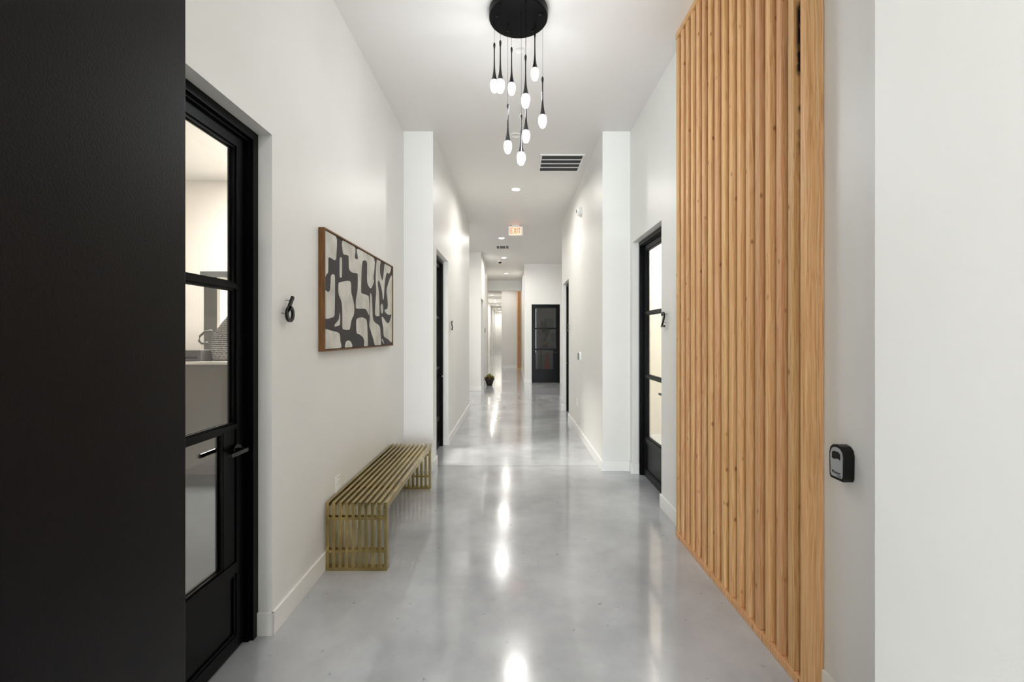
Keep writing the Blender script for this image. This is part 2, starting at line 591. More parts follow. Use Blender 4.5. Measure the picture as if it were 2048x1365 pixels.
# wall facing the camera at the end, with the last door
FD = (0.578, 1.455)
wall('wall_end', [(0.355, FD[0], 13.64, 13.79, 0, CEIL), (FD[0], FD[1], 13.64, 13.79, 2.44, CEIL), (FD[1], 3.15, 13.64, 13.79, 0, CEIL),
                  (3.0, 3.15, 8.62, 13.64, 0, CEIL)])
wall('wall_right_rear', [(0.355, 0.50, 13.79, 19.73, 0, CEIL)])
wall('wall_rear', [(-0.51, 0.50, 19.73, 42, 0, CEIL)])
wall('wall_far', [(-1.85, -0.51, 41.9, 42.05, 0, CEIL)])
struct(MB().box(-1.2, 0.365, 17.85, 18.1, 3.29, CEIL).build('trim_1', PAINT), 'white beam across the ceiling at the far end')
# lobby behind the camera
wall('wall_back', [(-6.2, -3.2, -10.15, -10.0, 0, CEIL), (2.4, 6.2, -10.15, -10.0, 0, CEIL), (-3.2, 2.4, -10.15, -10.0, 3.4, CEIL), (-3.2, 2.4, -10.15, -10.0, 0, 0.12)])
wall('wall_lobby_left', [(-4.4, -4.25, -10.0, 0.0, 0, CEIL)])
wall('wall_lobby_right', [(5.6, 5.75, -10.0, -1.0, 0, CEIL)])
# offices behind the doors
wall('wall_office_left', [(-6.2, -6.05, 0.12, 6.45, 0, CEIL), (-6.05, CL - 0.16, 6.30, 6.45, 0, CEIL)], WARMP)
wall('wall_office_right', [(4.2, 4.35, 1.10, 6.8, 0, CEIL), (CR + 0.16, 4.2, 6.60, 6.75, 0, CEIL)], CREAMP)
wall('wall_storeroom', [(0.50, 3.3, 17.0, 17.15, 0, CEIL), (3.15, 3.3, 13.79, 17.0, 0, CEIL)], DARKP)

# window (shop front) behind the camera
wf = MB()
for x in (-3.2, -1.3, 0.55, 2.34):
    wf.box(x, x + 0.06, -10.12, -10.03, 0.12, 3.4)
for z in (0.12, 2.5, 3.34):
    wf.box(-3.2, 2.4, -10.12, -10.03, z, z + 0.06)
wfo = wf.build('window_1', BLACK)
struct(wfo, 'black framed shop front window behind the camera')
MB().box(-3.14, 2.34, -10.085, -10.075, 0.18, 3.34).build('window_pane', GLASS, wfo)

# ------------------------------------------------------------------ baseboards
BH, BT = 0.114, 0.013


def baseboard(name, segs):
    """segs: (x0,x1,y0,y1) footprints"""
    b = MB()
    for s in segs:
        b.box(s[0], s[1], s[2], s[3], 0, BH, bevel=0.002)
    return struct(b.build(name, BASEP))


RV = 0.068
baseboard('baseboard_left', [(XL, XL + BT, D6[1] - BT, YP), (XL - RV, XL + BT, D6[1] - BT, D6[1]), (XL, XL + BT, 0.12, D6[0])])
baseboard('baseboard_left_corridor', [(XL + BT, CL + BT, YP - BT, YP), (CL, CL + BT, YP - BT, DB[0] + BT), (CL, CL + BT, DB[1] - BT, 8.74), (CL - RV, CL, DB[1] - BT, DB[1])])
baseboard('baseboard_left_middle', [(-3.0, -0.853 + BT, 11.73 - BT, 11.73), (-0.853, -0.853 + BT, 11.73, DC[0]), (-0.853, -0.853 + BT, DC[1] - BT, 14.6), (-0.853 - RV, -0.853, DC[1] - BT, DC[1])])
baseboard('baseboard_left_rear', [(-1.03, -1.03 + BT, 14.6, 18.1)])
bl = []
yy = 18.1
for y in (21.5, 25.5, 30, 34.5, 38.5):
    bl += [(-1.69, -1.69 + BT, yy, y), (-1.60, -1.60 + BT, y, y + 0.35), (-1.69, -1.60, y - BT, y)]
    yy = y + 0.35
bl.append((-1.69, -1.69 + BT, yy, 41.9))
baseboard('baseboard_left_far', bl)
baseboard('baseboard_right', [(XR - BT, XR, 1.094, 1.80), (XR - BT, XR, 3.25, D2[0] + BT), (XR, XR + RV, D2[0], D2[0] + BT), (XR, XR + RV, D2[1] - BT, D2[1]), (XR - BT, XR, D2[1] - BT, YP)])
baseboard('baseboard_right_front', [(0.90 - BT, 0.90, -1.0, 1.094)])
baseboard('baseboard_right_corridor', [(CR - BT, XR - BT, YP - BT, YP), (CR - BT, CR, YP, DF[0] + BT), (CR, CR + RV, DF[1] - BT, DF[1]), (CR - BT, CR, DF[1] - BT, 8.75)])
baseboard('baseboard_end', [(0.355 - BT, FD[0], 13.64 - BT, 13.64), (FD[1], 3.0, 13.64 - BT, 13.64)])
baseboard('baseboard_right_rear', [(0.355 - BT, 0.355, 13.64, 19.2)])
baseboard('baseboard_rear', [(-0.51 - BT, 0.18, 19.73 - BT, 19.73), (-0.51 - BT, -0.51, 19.73, 41.9)])
baseboard('baseboard_far', [(-1.69, -0.52, 41.9 - BT, 41.9)])

# ------------------------------------------------------------------ steel doors


def steel_door(name, label, loc, rz, W, H, handle='hi', reveal=RV, glass=GLASS, knob=True, hinges=False, half=True):
    """local x along the opening, y into the room, origin at floor at the low end of the opening"""
    o = empty(name, loc, rz)
    o['kind'] = 'structure'
    o['label'] = label
    y0 = reveal
    fw = 0.042
    g = 0.001
    f = MB()
    for a, b in ((g, fw), (W - fw, W - g)):
        f.box(a, b, y0, y0 + 0.10, 0.0, H - g)
    f.box(fw, W - fw, y0, y0 + 0.10, H - fw, H - g)
    # stepped stop inside the frame
    for a, b in ((fw, fw + 0.012), (W - fw - 0.012, W - fw)):
        f.box(a, b, y0 + 0.018, y0 + 0.085, 0, H - fw)
    f.box(fw + 0.012, W - fw - 0.012, y0 + 0.018, y0 + 0.085, H - fw - 0.012, H - fw)
    f.build('door_frame', BLACK, o)
    # leaf
    sw = 0.055
    x0, x1 = fw + 0.015, W - fw - 0.015
    zt = H - fw - 0.015
    ya, yb = y0 + 0.036, y0 + 0.080
    k = H / 2.47
    zm2, zm1, zb, zg = 1.71 * k, 1.055 * k, 0.42 * k, H - 0.105
    L = MB()
    L.box(x0, x0 + sw, ya, yb, 0.012, zt)
    L.box(x1 - sw, x1, ya, yb, 0.012, zt)
    L.box(x0 + sw, x1 - sw, ya, yb, zg, zt)
    L.box(x0 + sw, x1 - sw, ya, yb, zb - 0.05, zb)
    L.box(x0 + sw, x1 - sw, ya, yb, 0.012, 0.075)
    for z in (zm1, zm2):
        L.box(x0 + sw, x1 - sw, ya - 0.003, yb + 0.003, z - 0.012, z + 0.012)
    # lock panel beside the lowest lite
    lw = 0.085
    if handle == 'hi':
        la, lb = x1 - sw - lw, x1 - sw
    else:
        la, lb = x0 + sw, x0 + sw + lw
    L.box(la, lb, ya + 0.006, yb - 0.006, zb, zm1 - 0.012)
    L.build('door_leaf', BLACK, o)
    # kick panel with a raised surround
    K = MB()
    K.box(x0 + sw, x1 - sw, ya + 0.012, yb - 0.012, 0.075, zb - 0.05)
    for (a, b, c, d) in ((x0 + sw, x0 + sw + 0.014, 0.075, zb - 0.05), (x1 - sw - 0.014, x1 - sw, 0.075, zb - 0.05)):
        K.box(a, b, ya + 0.004, yb - 0.004, c, d)
    for (c, d) in ((0.075, 0.089), (zb - 0.064, zb - 0.05)):
        K.box(x0 + sw + 0.014, x1 - sw - 0.014, ya + 0.004, yb - 0.004, c, d)
    K.build('kick_panel', BLACK, o)
    # glazing: beads and panes
    ga, gb = x0 + sw, x1 - sw
    lites = [(ga, gb, zm2 + 0.012, zg), (ga, gb, zm1 + 0.012, zm2 - 0.012)]
    lites.append((ga, la, zb, zm1 - 0.012) if handle == 'hi' else (lb, gb, zb, zm1 - 0.012))
    bd = MB()
    for a, b, c, d in lites:
        t = 0.010
        for yc0, yc1 in ((ya + 0.008, ya + 0.018), (yb - 0.018, yb - 0.008)):
            bd.box(a, a + t, yc0, yc1, c, d); bd.box(b - t, b, yc0, yc1, c, d)
            bd.box(a + t, b - t, yc0, yc1, c, c + t); bd.box(a + t, b - t, yc0, yc1, d - t, d)
        P = MB()
        P.box(a, b, (ya + yb) / 2 - 0.003, (ya + yb) / 2 + 0.003, c, d)
        P.build('glass_pane', glass, o)
    bd.build('glazing_bead', BLACK, o)
    # lever handles on both faces
    if knob:
        hx = (la + lb) / 2 + (0.035 if handle == 'hi' else -0.035)
        sg = -1 if handle == 'hi' else 1
        for side, yf in ((-1, ya), (1, yb)):
            h = MB()
            h.cyl((hx, yf + side * 0.006, 0.945), 0.027, 0.012, 'Y')
            h.cyl((hx, yf + side * 0.028, 0.945), 0.010, 0.036, 'Y', 16)
            h.box(min(hx - sg * 0.012, hx + sg * 0.115), max(hx - sg * 0.012, hx + sg * 0.115), yf + side * 0.046 - 0.008, yf + side * 0.046 + 0.008, 0.935, 0.955, bevel=0.004)
            ho = h.build('lever_handle', BLACKG, o)
            if side == -1:
                kk = MB(); kk.cyl((hx - sg * 0.0125, yf - 0.046, 0.945), 0.0055, 0.003, 'X', 16)
                kk.build('brass_cap', BRASS, ho)
    if hinges:
        hxx = W - fw - 0.006 if handle == 'lo' else fw + 0.006
        for z in (0.25, 0.95, 1.60, 2.25):
            h = MB(); h.cyl((hxx, y0 + 0.010, z), 0.008, 0.11, 'Z', 12)
            h.cyl((hxx, y0 + 0.010, z + 0.058), 0.0055, 0.012, 'Z', 12)
            h.build('hinge', STEEL, o)
    return o


steel_door('door_1', 'black steel glazed door on the left beside the number 6', (XL, D6[0], 0), PI / 2, D6[1] - D6[0], DT, 'hi')
steel_door('door_2', 'black steel glazed door on the right beside the wood slats', (XR, D2[1], 0), -PI / 2, D2[1] - D2[0], DT, 'hi')
steel_door('door_3', 'black steel glazed door in the left corridor wall', (CL, DB[0], 0), PI / 2, DB[1] - DB[0], DT, 'hi')
steel_door('door_4', 'black steel door edge with hinges in the right corridor wall', (CR, DF[1], 0), -PI / 2, DF[1] - DF[0], DT, 'lo', hinges=True)
steel_door('door_5', 'black steel door beyond the potted succulent', (-0.853, DC[0], 0), PI / 2, DC[1] - DC[0], DT, 'hi')
steel_door('door_6', 'black steel door with dark glass facing the camera at the corridor end', (FD[0], 13.64, 0), 0, FD[1] - FD[0], 2.44, 'hi', reveal=0.006, glass=GLASSD)
# open entrance door, close to the camera
d = empty('door_7', (-0.80, 0.17, 0)); struct(d, 'black entrance door standing open at the left, close to the camera')
MB().box(-0.045, 0.0, 0.0, 0.906, 0.01, 2.60, bevel=0.002).build('door_leaf', BLACKD, d)

# ------------------------------------------------------------------ timber slat screen on the right wall
scr = empty('wood_slat_screen', (1.2375, 2.52, 0))
tag(scr, 'tall vertical fir slat screen fixed to the right wall, floor to ceiling', 'slat screen')
fronts = [3.208, 3.112, 3.037, 2.951, 2.870, 2.781, 2.697, 2.607, 2.514, 2.428, 2.336, 2.266, 2.170, 2.075, 1.983, 1.906]
y_hi, y_lo = 3.247, 1.800
pitch = (y_hi - y_lo - 0.038) / 16
for k, b0 in enumerate((0.0, CEIL - 0.038)):
    MB().box(-0.0375, 0.0365, y_lo - 2.52, y_hi - 2.52, b0 + (0.0005 if k == 0 else -0.0005), b0 + (0.0385 if k == 0 else 0.0375), bevel=0.0015).build('bottom_plate' if k == 0 else 'top_plate', WOOD, scr)
MB().box(0.028, 0.0368, y_lo - 2.52 + 0.04, y_hi - 2.52 - 0.04, 0.039, CEIL - 0.0385).build('backing_board', GAPSHADE, scr)  # added dark board, cuts bounce and deepens shade between slats
random.seed(4)
for i in range(17):
    y = y_hi - 0.038 - i * pitch
    wv = 0.038 + random.uniform(-0.0015, 0.0015)
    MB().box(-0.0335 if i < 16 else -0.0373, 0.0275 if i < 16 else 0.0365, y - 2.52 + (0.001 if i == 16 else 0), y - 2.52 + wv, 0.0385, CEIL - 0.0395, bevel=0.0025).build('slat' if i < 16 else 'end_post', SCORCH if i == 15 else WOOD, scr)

# key safe on the wall beside the screen
ks = empty('key_lock_box', (XR, 1.681, 0.993))
tag(ks, 'small black and grey key lock box mounted on the white wall beside the wood slats', 'lock box')


# ------------------------------------------------------------------ brass bench
BX0, BX1, BY0, BY1, BHT = -1.176, -0.791, 2.760, 4.272, 0.43
bn = empty('slatted_brass_bench', ((BX0 + BX1) / 2, (BY0 + BY1) / 2, 0))
tag(bn, 'low brushed brass slatted bench standing against the left wall under the abstract painting', 'bench')
bw = 0.0205
hp = (BY1 - BY0) / 2
bp_ = (BX1 - BX0 - bw) / 9
for i in range(10):
    x = -(BX1 - BX0) / 2 + i * bp_
    m_ = MB()
    m_.box(x, x + bw, -hp, hp, BHT - 0.044, BHT, bevel=0.0012)
    m_.box(x, x + bw, -hp, -hp + 0.044, 0.022, BHT - 0.044, bevel=0.0012)
    m_.box(x, x + bw, hp - 0.044, hp, 0.022, BHT - 0.044, bevel=0.0012)
    m_.build('slat', BRASS, bn)
hw = (BX1 - BX0) / 2
for s in (-1, 1):
    ya = s * hp
    yb = s * (hp - 0.044)
    MB().box(-hw, hw, min(ya, yb), max(ya, yb), 0.0, 0.022, bevel=0.0012).build('foot_rail', BRASS, bn)
    for z in (0.112, 0.318):
        MB().box(-hw + 0.003, hw - 0.003, min(s * (hp - 0.004), s * (hp - 0.040)), max(s * (hp - 0.004), s * (hp - 0.040)), z, z + 0.018, bevel=0.001).build('cross_rail', BRASS, bn)
for y in (-0.40, 0.40):
    MB().box(-hw + 0.003, hw - 0.003, y, y + 0.025, BHT - 0.040, BHT - 0.020, bevel=0.001).build('seat_rail', BRASS, bn)

# ------------------------------------------------------------------ framed abstract picture
ART = [[(2.699, 2.127), (2.88, 2.132), (2.885, 2.002), (2.869, 1.971), (2.839, 1.969), (2.799, 1.972), (2.769, 1.971), (2.76, 1.954), (2.757, 1.879), (2.737, 1.862), (2.699, 1.854)], [(2.997, 2.127), (3.22, 2.129), (3.22, 2.055), (3.239, 2.043), (3.276, 2.047), (3.289, 2.06), (3.289, 2.129), (3.665, 2.124), (3.654, 1.962), (3.665, 1.93), (3.627, 1.887), (3.58, 1.862), (3.524, 1.879), (3.494, 1.917), (3.496, 2.039), (3.479, 2.065), (3.431, 2.064), (3.384, 2.043), (3.365, 1.956), (3.356, 1.821), (3.384, 1.802), (3.491, 1.798), (3.536, 1.778), (3.544, 1.646), (3.491, 1.672), (3.442, 1.687), (3.271, 1.679), (3.246, 1.689), (3.25, 1.75), (3.282, 1.821), (3.285, 1.925), (3.261, 1.939), (3.177, 1.933), (3.127, 1.94), (3.107, 1.959), (3.103, 2.031), (3.084, 2.041), (3.021, 2.035), (2.997, 2.047)], [(2.963, 2.006), (2.979, 1.995), (2.979, 1.884), (2.962, 1.87), (2.942, 1.877), (2.94, 1.985), (2.951, 2.0)], [(2.699, 1.745), (2.76, 1.752), (2.788, 1.77), (2.799, 1.849), (2.815, 1.868), (2.839, 1.873), (2.859, 1.864), (2.864, 1.805), (2.859, 1.631), (2.847, 1.604), (2.815, 1.594), (2.699, 1.592)], [(2.923, 1.822), (2.958, 1.837), (3.097, 1.863), (3.142, 1.854), (3.15, 1.793), (3.177, 1.751), (3.21, 1.694), (3.204, 1.634), (3.156, 1.588), (3.13, 1.536), (3.107, 1.519), (3.021, 1.52), (2.99, 1.535), (2.987, 1.638), (2.972, 1.706), (2.923, 1.757)], [(2.944, 1.632), (2.946, 1.556), (2.906, 1.542), (2.864, 1.536), (2.859, 1.548), (2.889, 1.565), (2.926, 1.587)], [(2.699, 1.51), (2.807, 1.509), (2.906, 1.499), (2.94, 1.484), (2.951, 1.443), (2.953, 1.391), (2.699, 1.391)], [(3.04, 1.392), (3.046, 1.428), (3.078, 1.442), (3.127, 1.439), (3.163, 1.418), (3.163, 1.392)], [(3.254, 1.587), (3.293, 1.608), (3.372, 1.617), (3.442, 1.612), (3.486, 1.591), (3.504, 1.502), (3.506, 1.389), (3.433, 1.389), (3.426, 1.437), (3.395, 1.465), (3.327, 1.486), (3.261, 1.5)], [(3.58, 1.823), (3.611, 1.788), (3.627, 1.688), (3.638, 1.621), (3.687, 1.589), (3.806, 1.565), (3.844, 1.522), (3.853, 1.389), (3.709, 1.39), (3.646, 1.451), (3.58, 1.519), (3.549, 1.56), (3.559, 1.618), (3.564, 1.768)], [(3.748, 2.128), (3.85, 2.13), (3.835, 2.094), (3.835, 2.022), (3.896, 1.967), (3.927, 1.998), (3.968, 2.115), (4.0, 2.129), (4.18, 2.129), (4.117, 2.057), (4.049, 2.057), (4.0, 2.008), (3.968, 1.93), (3.946, 1.812), (3.915, 1.807), (3.896, 1.867), (3.844, 1.925), (3.8, 1.953), (3.771, 1.925), (3.806, 1.823), (3.818, 1.664), (3.786, 1.646), (3.728, 1.644), (3.698, 1.658), (3.7, 1.718), (3.726, 1.85), (3.714, 1.97)], [(4.215, 2.044), (4.215, 1.702), (4.169, 1.679), (4.1, 1.67), (4.0, 1.686), (3.971, 1.708), (4.049, 1.724), (4.076, 1.762), (4.056, 1.826), (4.03, 1.88), (4.066, 1.941)], [(3.884, 1.759), (3.915, 1.746), (3.921, 1.696), (3.896, 1.672), (3.866, 1.684), (3.853, 1.728)], [(3.884, 1.64), (3.952, 1.629), (4.016, 1.603), (4.076, 1.591), (4.134, 1.611), (4.187, 1.664), (4.215, 1.673), (4.215, 1.427), (4.083, 1.443), (3.952, 1.472), (3.927, 1.541)], [(3.878, 1.445), (3.915, 1.44), (3.955, 1.405), (3.927, 1.413)]]
PY0, PY1, PZ0, PZ1 = 2.690, 4.228, 1.380, 2.142
pc = empty('framed_abstract_painting', (XL, (PY0 + PY1) / 2, PZ0))
tag(pc, 'wide abstract painting of pale shapes on charcoal in a thin walnut frame on left wall', 'painting')
pcy = (PY0 + PY1) / 2
fr = MB()
ft, fd = 0.010, 0.039
for (a, b, c, e) in ((PY0, PY0 + ft, PZ0, PZ1), (PY1 - ft, PY1, PZ0, PZ1), (PY0 + ft, PY1 - ft, PZ0, PZ0 + ft), (PY0 + ft, PY1 - ft, PZ1 - ft, PZ1)):
    fr.box(0.0, fd, a - pcy, b - pcy, c - PZ0, e - PZ0)
fr.build('picture_frame', WALNUT, pc)
INK = mat('charcoal_paint', lin((66, 61, 60)), rough=0.7)
add_noise_color(INK, 3, lin((58, 51, 49)), lin((48, 48, 50)))
PALE = mat('pale_paint', lin((190, 187, 178)), rough=0.75)
add_noise_color(PALE, 7, lin((178, 176, 167)), lin((208, 205, 195)), 0.3, 0.6, detail=5)
cv = MB()
cv.box(0.003, fd - 0.008, PY0 + ft + 0.003 - pcy, PY1 - ft - 0.003 - pcy, ft + 0.003, PZ1 - PZ0 - ft - 0.003)
cv.mi = 1


def catmull(pts, n=4):
    out = []
    N = len(pts)
    for i in range(N):
        p0, p1, p2, p3 = [Vector(pts[(i + k - 1) % N]) for k in range(4)]
        for j in range(n):
            t = j / n
            out.append(0.5 * ((2 * p1) + (-p0 + p2) * t + (2 * p0 - 5 * p1 + 4 * p2 - p3) * t * t + (-p0 + 3 * p1 - 3 * p2 + p3) * t ** 3))
    return out


Ma = Matrix(((0, 0, 1, 0), (1, 0, 0, 0), (0, 1, 0, 0), (0, 0, 0, 1)))
for bl_ in ART:
    pts = []
    for q in catmull(bl_):
        a = min(max(q.x, PY0 + ft + 0.004), PY1 - ft - 0.004) - pcy
        b = min(max(q.y, PZ0 + ft + 0.004), PZ1 - ft - 0.004) - PZ0
        if not pts or (abs(a - pts[-1][0]) + abs(b - pts[-1][1])) > 5e-4:
            pts.append((a, b))
    cv.prism(pts, fd - 0.0085, fd - 0.0072, Ma)
cv.build('canvas', [INK, PALE], pc)

# ------------------------------------------------------------------ door numbers


def digit_strokes(ch):
    if ch == '6':
        return [[(0.60, 1.0), (0.44, 0.78), (0.26, 0.52), (0.14, 0.36)], arc(0.36, 0.28, 0.24, 0.27, 0, 360, 32)]
    if ch == '2':
        return [arc(0.32, 0.74, 0.22, 0.20, 175, -20, 14) + [(0.42, 0.50), (0.08, 0.06), (0.60, 0.06)]]
    if ch == '5':
        return [[(0.56, 0.95), (0.18, 0.95), (0.14, 0.55)] + arc(0.30, 0.31, 0.25, 0.25, 115, -140, 18)]
    if ch == '3':
        return [arc(0.30, 0.74, 0.20, 0.21, 155, -80, 14) , arc(0.30, 0.29, 0.23, 0.24, 90, -155, 16)]
    if ch == '4':
        return [[(0.45, 0.0), (0.45, 1.0), (0.08, 0.32), (0.64, 0.32)]]
    if ch == '7':
        return [[(0.08, 0.94), (0.58, 0.94), (0.24, 0.0)]]


def door_number(ch, label, wall_x, y, z, side, h=0.127):
    """side=+1: on a wall facing +X (left wall), -1: facing -X"""
    name = {'6': 'number_six_sign', '2': 'number_two_sign', '5': 'number_five_sign', '3': 'number_three_sign', '4': 'number_four_sign'}[ch]
    o = empty(name, (wall_x, y, z))
    tag(o, label, 'number sign', 'black door numbers')
    # glyph x runs to the reader's right
    if side > 0:
        M = Matrix(((0, 0, 1, 0), (1, 0, 0, 0), (0, 1, 0, 0), (0, 0, 0, 1)))
    else:
        M = Matrix(((0, 0, -1, 0), (-1, 0, 0, 0), (0, 1, 0, 0), (0, 0, 0, 1)))
    b = MB()
    for st in digit_strokes(ch):
        pts = [((p[0] - 0.34) * h, p[1] * h) for p in st]
        stroke(b, pts, 0.0165, 0.022, 0.034, M)
    b.build('digit', BLACKG, o)
    for zz in (0.30 * h, 0.85 * h):
        xx = {'6': (-0.20, 0.12), '2': (-0.10, 0.15), '5': (0.15, -0.15), '3': (0.15, 0.10), '4': (0.11, 0.11)}[ch][0 if zz < 0.5 * h else 1] * h
        q = M @ Vector((xx, zz, 0.012))
        p = MB()
        p.cyl(q, 0.0025, 0.0235, 'X', 10)
        p.build('standoff_pin', STEEL, o)
    return o


door_number('6', 'black number 6 standing off the left wall beside the nearest glazed door', XL, 2.290, 1.555, 1)
door_number('2', 'black number 2 on the right wall beside the wood slat screen', XR, 3.655, 1.548, -1)
door_number('5', 'black door number on the left corridor wall past the bench, seen edge on', CL, 6.08, 1.548, 1)
door_number('3', 'black door number on the right corridor wall above the white outlet, seen edge on', CR, 7.56, 1.548, -1)
door_number('4', 'tiny black door number on the left wall above the potted succulent', -0.853, 12.98, 1.548, 1)

# key lock box geometry
b = MB()
prof = [(-0.034, -0.060), (0.034, -0.060), (0.040, -0.050), (0.042, 0.030), (0.036, 0.050), (0.022, 0.061), (0.0, 0.065), (-0.022, 0.061), (-0.036, 0.050), (-0.042, 0.030), (-0.040, -0.050)]
Mk = Matrix(((0, 0, -1, 0), (-1, 0, 0, 0), (0, 1, 0, 0), (0, 0, 0, 1)))
prof = [(x * 0.95, z * 1.08) for x, z in prof]
b.prism(prof, 0.0, 0.038, Mk)
bmesh.ops.bevel(b.bm, geom=[e for e in b.bm.edges if all(abs(v_.co.x + 0.038) < 1e-5 for v_ in e.verts) and len(e.link_faces) == 2 and e.calc_face_angle(0) > 0.3], offset=0.006, segments=3, affect='EDGES')
b.build('box_body', BLACKG, ks)
SILV = mat('grey_lock_plate', lin((172, 174, 178)), rough=0.4, metal=0.3)
add_noise_bump(SILV, 200, 0.05, 0.0004)
b = MB()
b.prism([(x * 0.80, z * 0.84) for x, z in prof], 0.037, 0.0400, Mk)
fp = b.build('front_plate', SILV, ks)
b = MB()
b.prism([(-0.020, 0.015), (-0.008, 0.012), (0.008, 0.018), (0.020, 0.015), (0.020, 0.036), (0.010, 0.043), (-0.010, 0.043), (-0.020, 0.036)], 0.0395, 0.0425, Mk)
b.build('dial_cover', BLACKG, fp)


def text_mesh(body, size, M, depth, name, material, parent, align='CENTER'):
    c = bpy.data.curves.new(name, 'FONT')
    c.body = body
    c.size = size
    c.align_x = align
    c.extrude = depth / 2
    t = bpy.data.objects.new('tmp_text', c)
    COL.objects.link(t)
    bpy.context.view_layer.update()
    dg = bpy.context.evaluated_depsgraph_get()
    me = bpy.data.meshes.new_from_object(t.evaluated_get(dg))
    bpy.data.objects.remove(t)
    me.transform(M)
    me.materials.clear()
    me.materials.append(material)
    o = bpy.data.objects.new(name, me)
    COL.objects.link(o)
    o.parent = parent
    return o


text_mesh('Master', 0.016, Matrix.Translation((-0.0403, 0, -0.042)) @ Mk @ Matrix.Translation((0, 0, 0)), 0.0008, 'lettering', BLACKG, fp)
text_mesh('Lock', 0.010, Matrix.Translation((-0.0403, -0.014, -0.051)) @ Mk, 0.0008, 'lettering', BLACKG, fp)

# ------------------------------------------------------------------ chandelier
CHX, CHY = 0.037, 3.01
ch = empty('pendant_chandelier', (CHX, CHY, CEIL))
tag(ch, 'round black ceiling chandelier with nine hanging glowing crackled glass drops', 'chandelier')
b = MB(); b.lathe([(0.196, 0.0), (0.2, -0.003), (0.2, -0.052), (0.197, -0.055)], 64, smooth=False)
can = b.build('canopy', BLACK, ch)
for (dx, dy) in ((-0.075, 0.115), (0.145, -0.045), (-0.145, -0.03), (0.10, 0.118)):
    b = MB(); b.cyl((dx, dy, -0.058), 0.009, 0.008, 'Z', 16)
    b.build('thumb_screw', BLACKG, can)
# (x, y, px row of the stem top)
pend = [(-0.129, 3.04, 322), (-0.083, 2.88, 303), (-0.036, 3.06, 787), (-0.010, 3.157, 355), (0.055, 2.96, 862), (0.0817, 2.85, 412), (0.154, 3.10, 238), (0.199, 2.96, 580), (0.0907, 3.07, 707)]
PLEN = 0.345
STEM = [(0.0006, 0.0), (0.004, -0.003), (0.0075, -0.012), (0.0082, -0.022), (0.0065, -0.034), (0.0045, -0.046), (0.0042, -0.080), (0.0046, -0.130), (0.0056, -0.170), (0.0078, -0.200), (0.0115, -0.225), (0.0165, -0.248), (0.0205, -0.262), (0.0212, -0.264)]
DRP = [(0.0212, -0.2635), (0.0255, -0.270), (0.0290, -0.282), (0.0300, -0.296), (0.0285, -0.312), (0.0245, -0.328), (0.0195, -0.340), (0.0150, -0.345), (0.0005, -0.346)]
STEMM = mat('smoked_black_stem', lin((24, 24, 25)), rough=0.15)
add_noise_bump(STEMM, 100, 0.02, 0.0004)
for i, (x, y, top) in enumerate(pend):
    zt = 1.48 + (671 - top / 3.793) * y / F
    lx, ly, lz = x - CHX, y - CHY, zt - CEIL
    b = MB(); b.lathe(STEM, 20)
    st = b.build('pendant_stem', STEMM, ch, (lx, ly, lz))
    b = MB(); b.lathe(DRP, 28)
    dr = b.build('glass_drop', DROP, st)
    cl = -0.055 - lz
    b = MB(); b.cyl((0, 0, cl / 2 - 0.001), 0.0010, cl, 'Z', 6)
    b.cyl((0, 0, cl - 0.004), 0.005, 0.010, 'Z', 12)
    b.build('cable', BLACK, st)
    d_ = bpy.data.lights.new('pendant_light', 'POINT')
    d_.energy = 1.9
    d_.color = (0.93, 0.97, 1.0)
    d_.shadow_soft_size = 0.03
    lo = bpy.data.objects.new('pendant_light', d_)
    COL.objects.link(lo)
    lo.parent = ch
    lo.location = (lx, ly, lz - 0.45)

# ------------------------------------------------------------------ recessed downlights


def downlight(x, y, label, power, group='recessed downlights in the corridor ceiling', r=0.075):
    o = empty('recessed_downlight', (x, y, CEIL))
    tag(o, label, 'ceiling light', group)
    b = MB(); b.lathe([(r * 0.80, -0.0005), (r * 1.12, -0.0005), (r * 1.12, -0.003), (r * 1.05, -0.006), (r * 0.82, -0.007)], 40)
    b.build('trim_ring', WHITEPL, o)
    b = MB(); b.cyl((0, 0, -0.006), r * 0.80, 0.004, 'Z', 40)
    b.build('diffuser', LAMPM, o)
    d_ = bpy.data.lights.new('downlight_lamp', 'AREA')
    d_.shape = 'DISK'; d_.size = r * 1.5; d_.energy = power; d_.color = (1.0, 0.965, 0.91); d_.spread = math.radians(165)
    l = bpy.data.objects.new('downlight_lamp', d_)
    COL.objects.link(l); l.parent = o; l.location = (0, 0, -0.0095)
    return o


downlight(0.045, 6.68, 'glowing round recessed downlight nearest the camera, beyond the return air grille', 20)
downlight(-0.26, 10.02, 'glowing recessed downlight just beyond the exit sign, second along the ceiling', 20)
downlight(-0.257, 12.57, 'glowing recessed downlight beside the small dome camera, third along the ceiling', 20)
downlight(-0.25, 15.8, 'glowing recessed downlight in front of the far beam, fourth along the ceiling', 20)
for i, (x, y) in enumerate([(-1.16, 24.4), (-1.16, 27.7), (-1.16, 29.4), (-1.16, 32.4), (-1.16, 37.0), (-1.16, 41.0)]):
    downlight(x, y, ['first', 'second', 'third', 'fourth', 'fifth', 'last'][i] + ' tiny recessed downlight in the far hallway row beyond the beam', 20, 'tiny recessed downlights in the far hallway')
downlight(-0.35, 18.9, 'added lamp hidden behind the far beam', 9, 'tiny recessed downlights in the far hallway')  # lamp added to brighten the rear wall beyond the beam
# lamps added out of view behind the camera, then the office lights
downlight(1.1, -4.0, 'added unseen lamp in the lobby ceiling behind the camera, left of its pair', 60, 'added lobby lamps')
downlight(3.2, -4.0, 'added unseen lamp in the lobby ceiling behind the camera, right of its pair', 60, 'added lobby lamps')


downlight(-0.1, -0.75, 'added unseen lamp in the ceiling just behind the camera', 22, 'added lobby lamps')  # lamp added overhead to brighten the right front wall


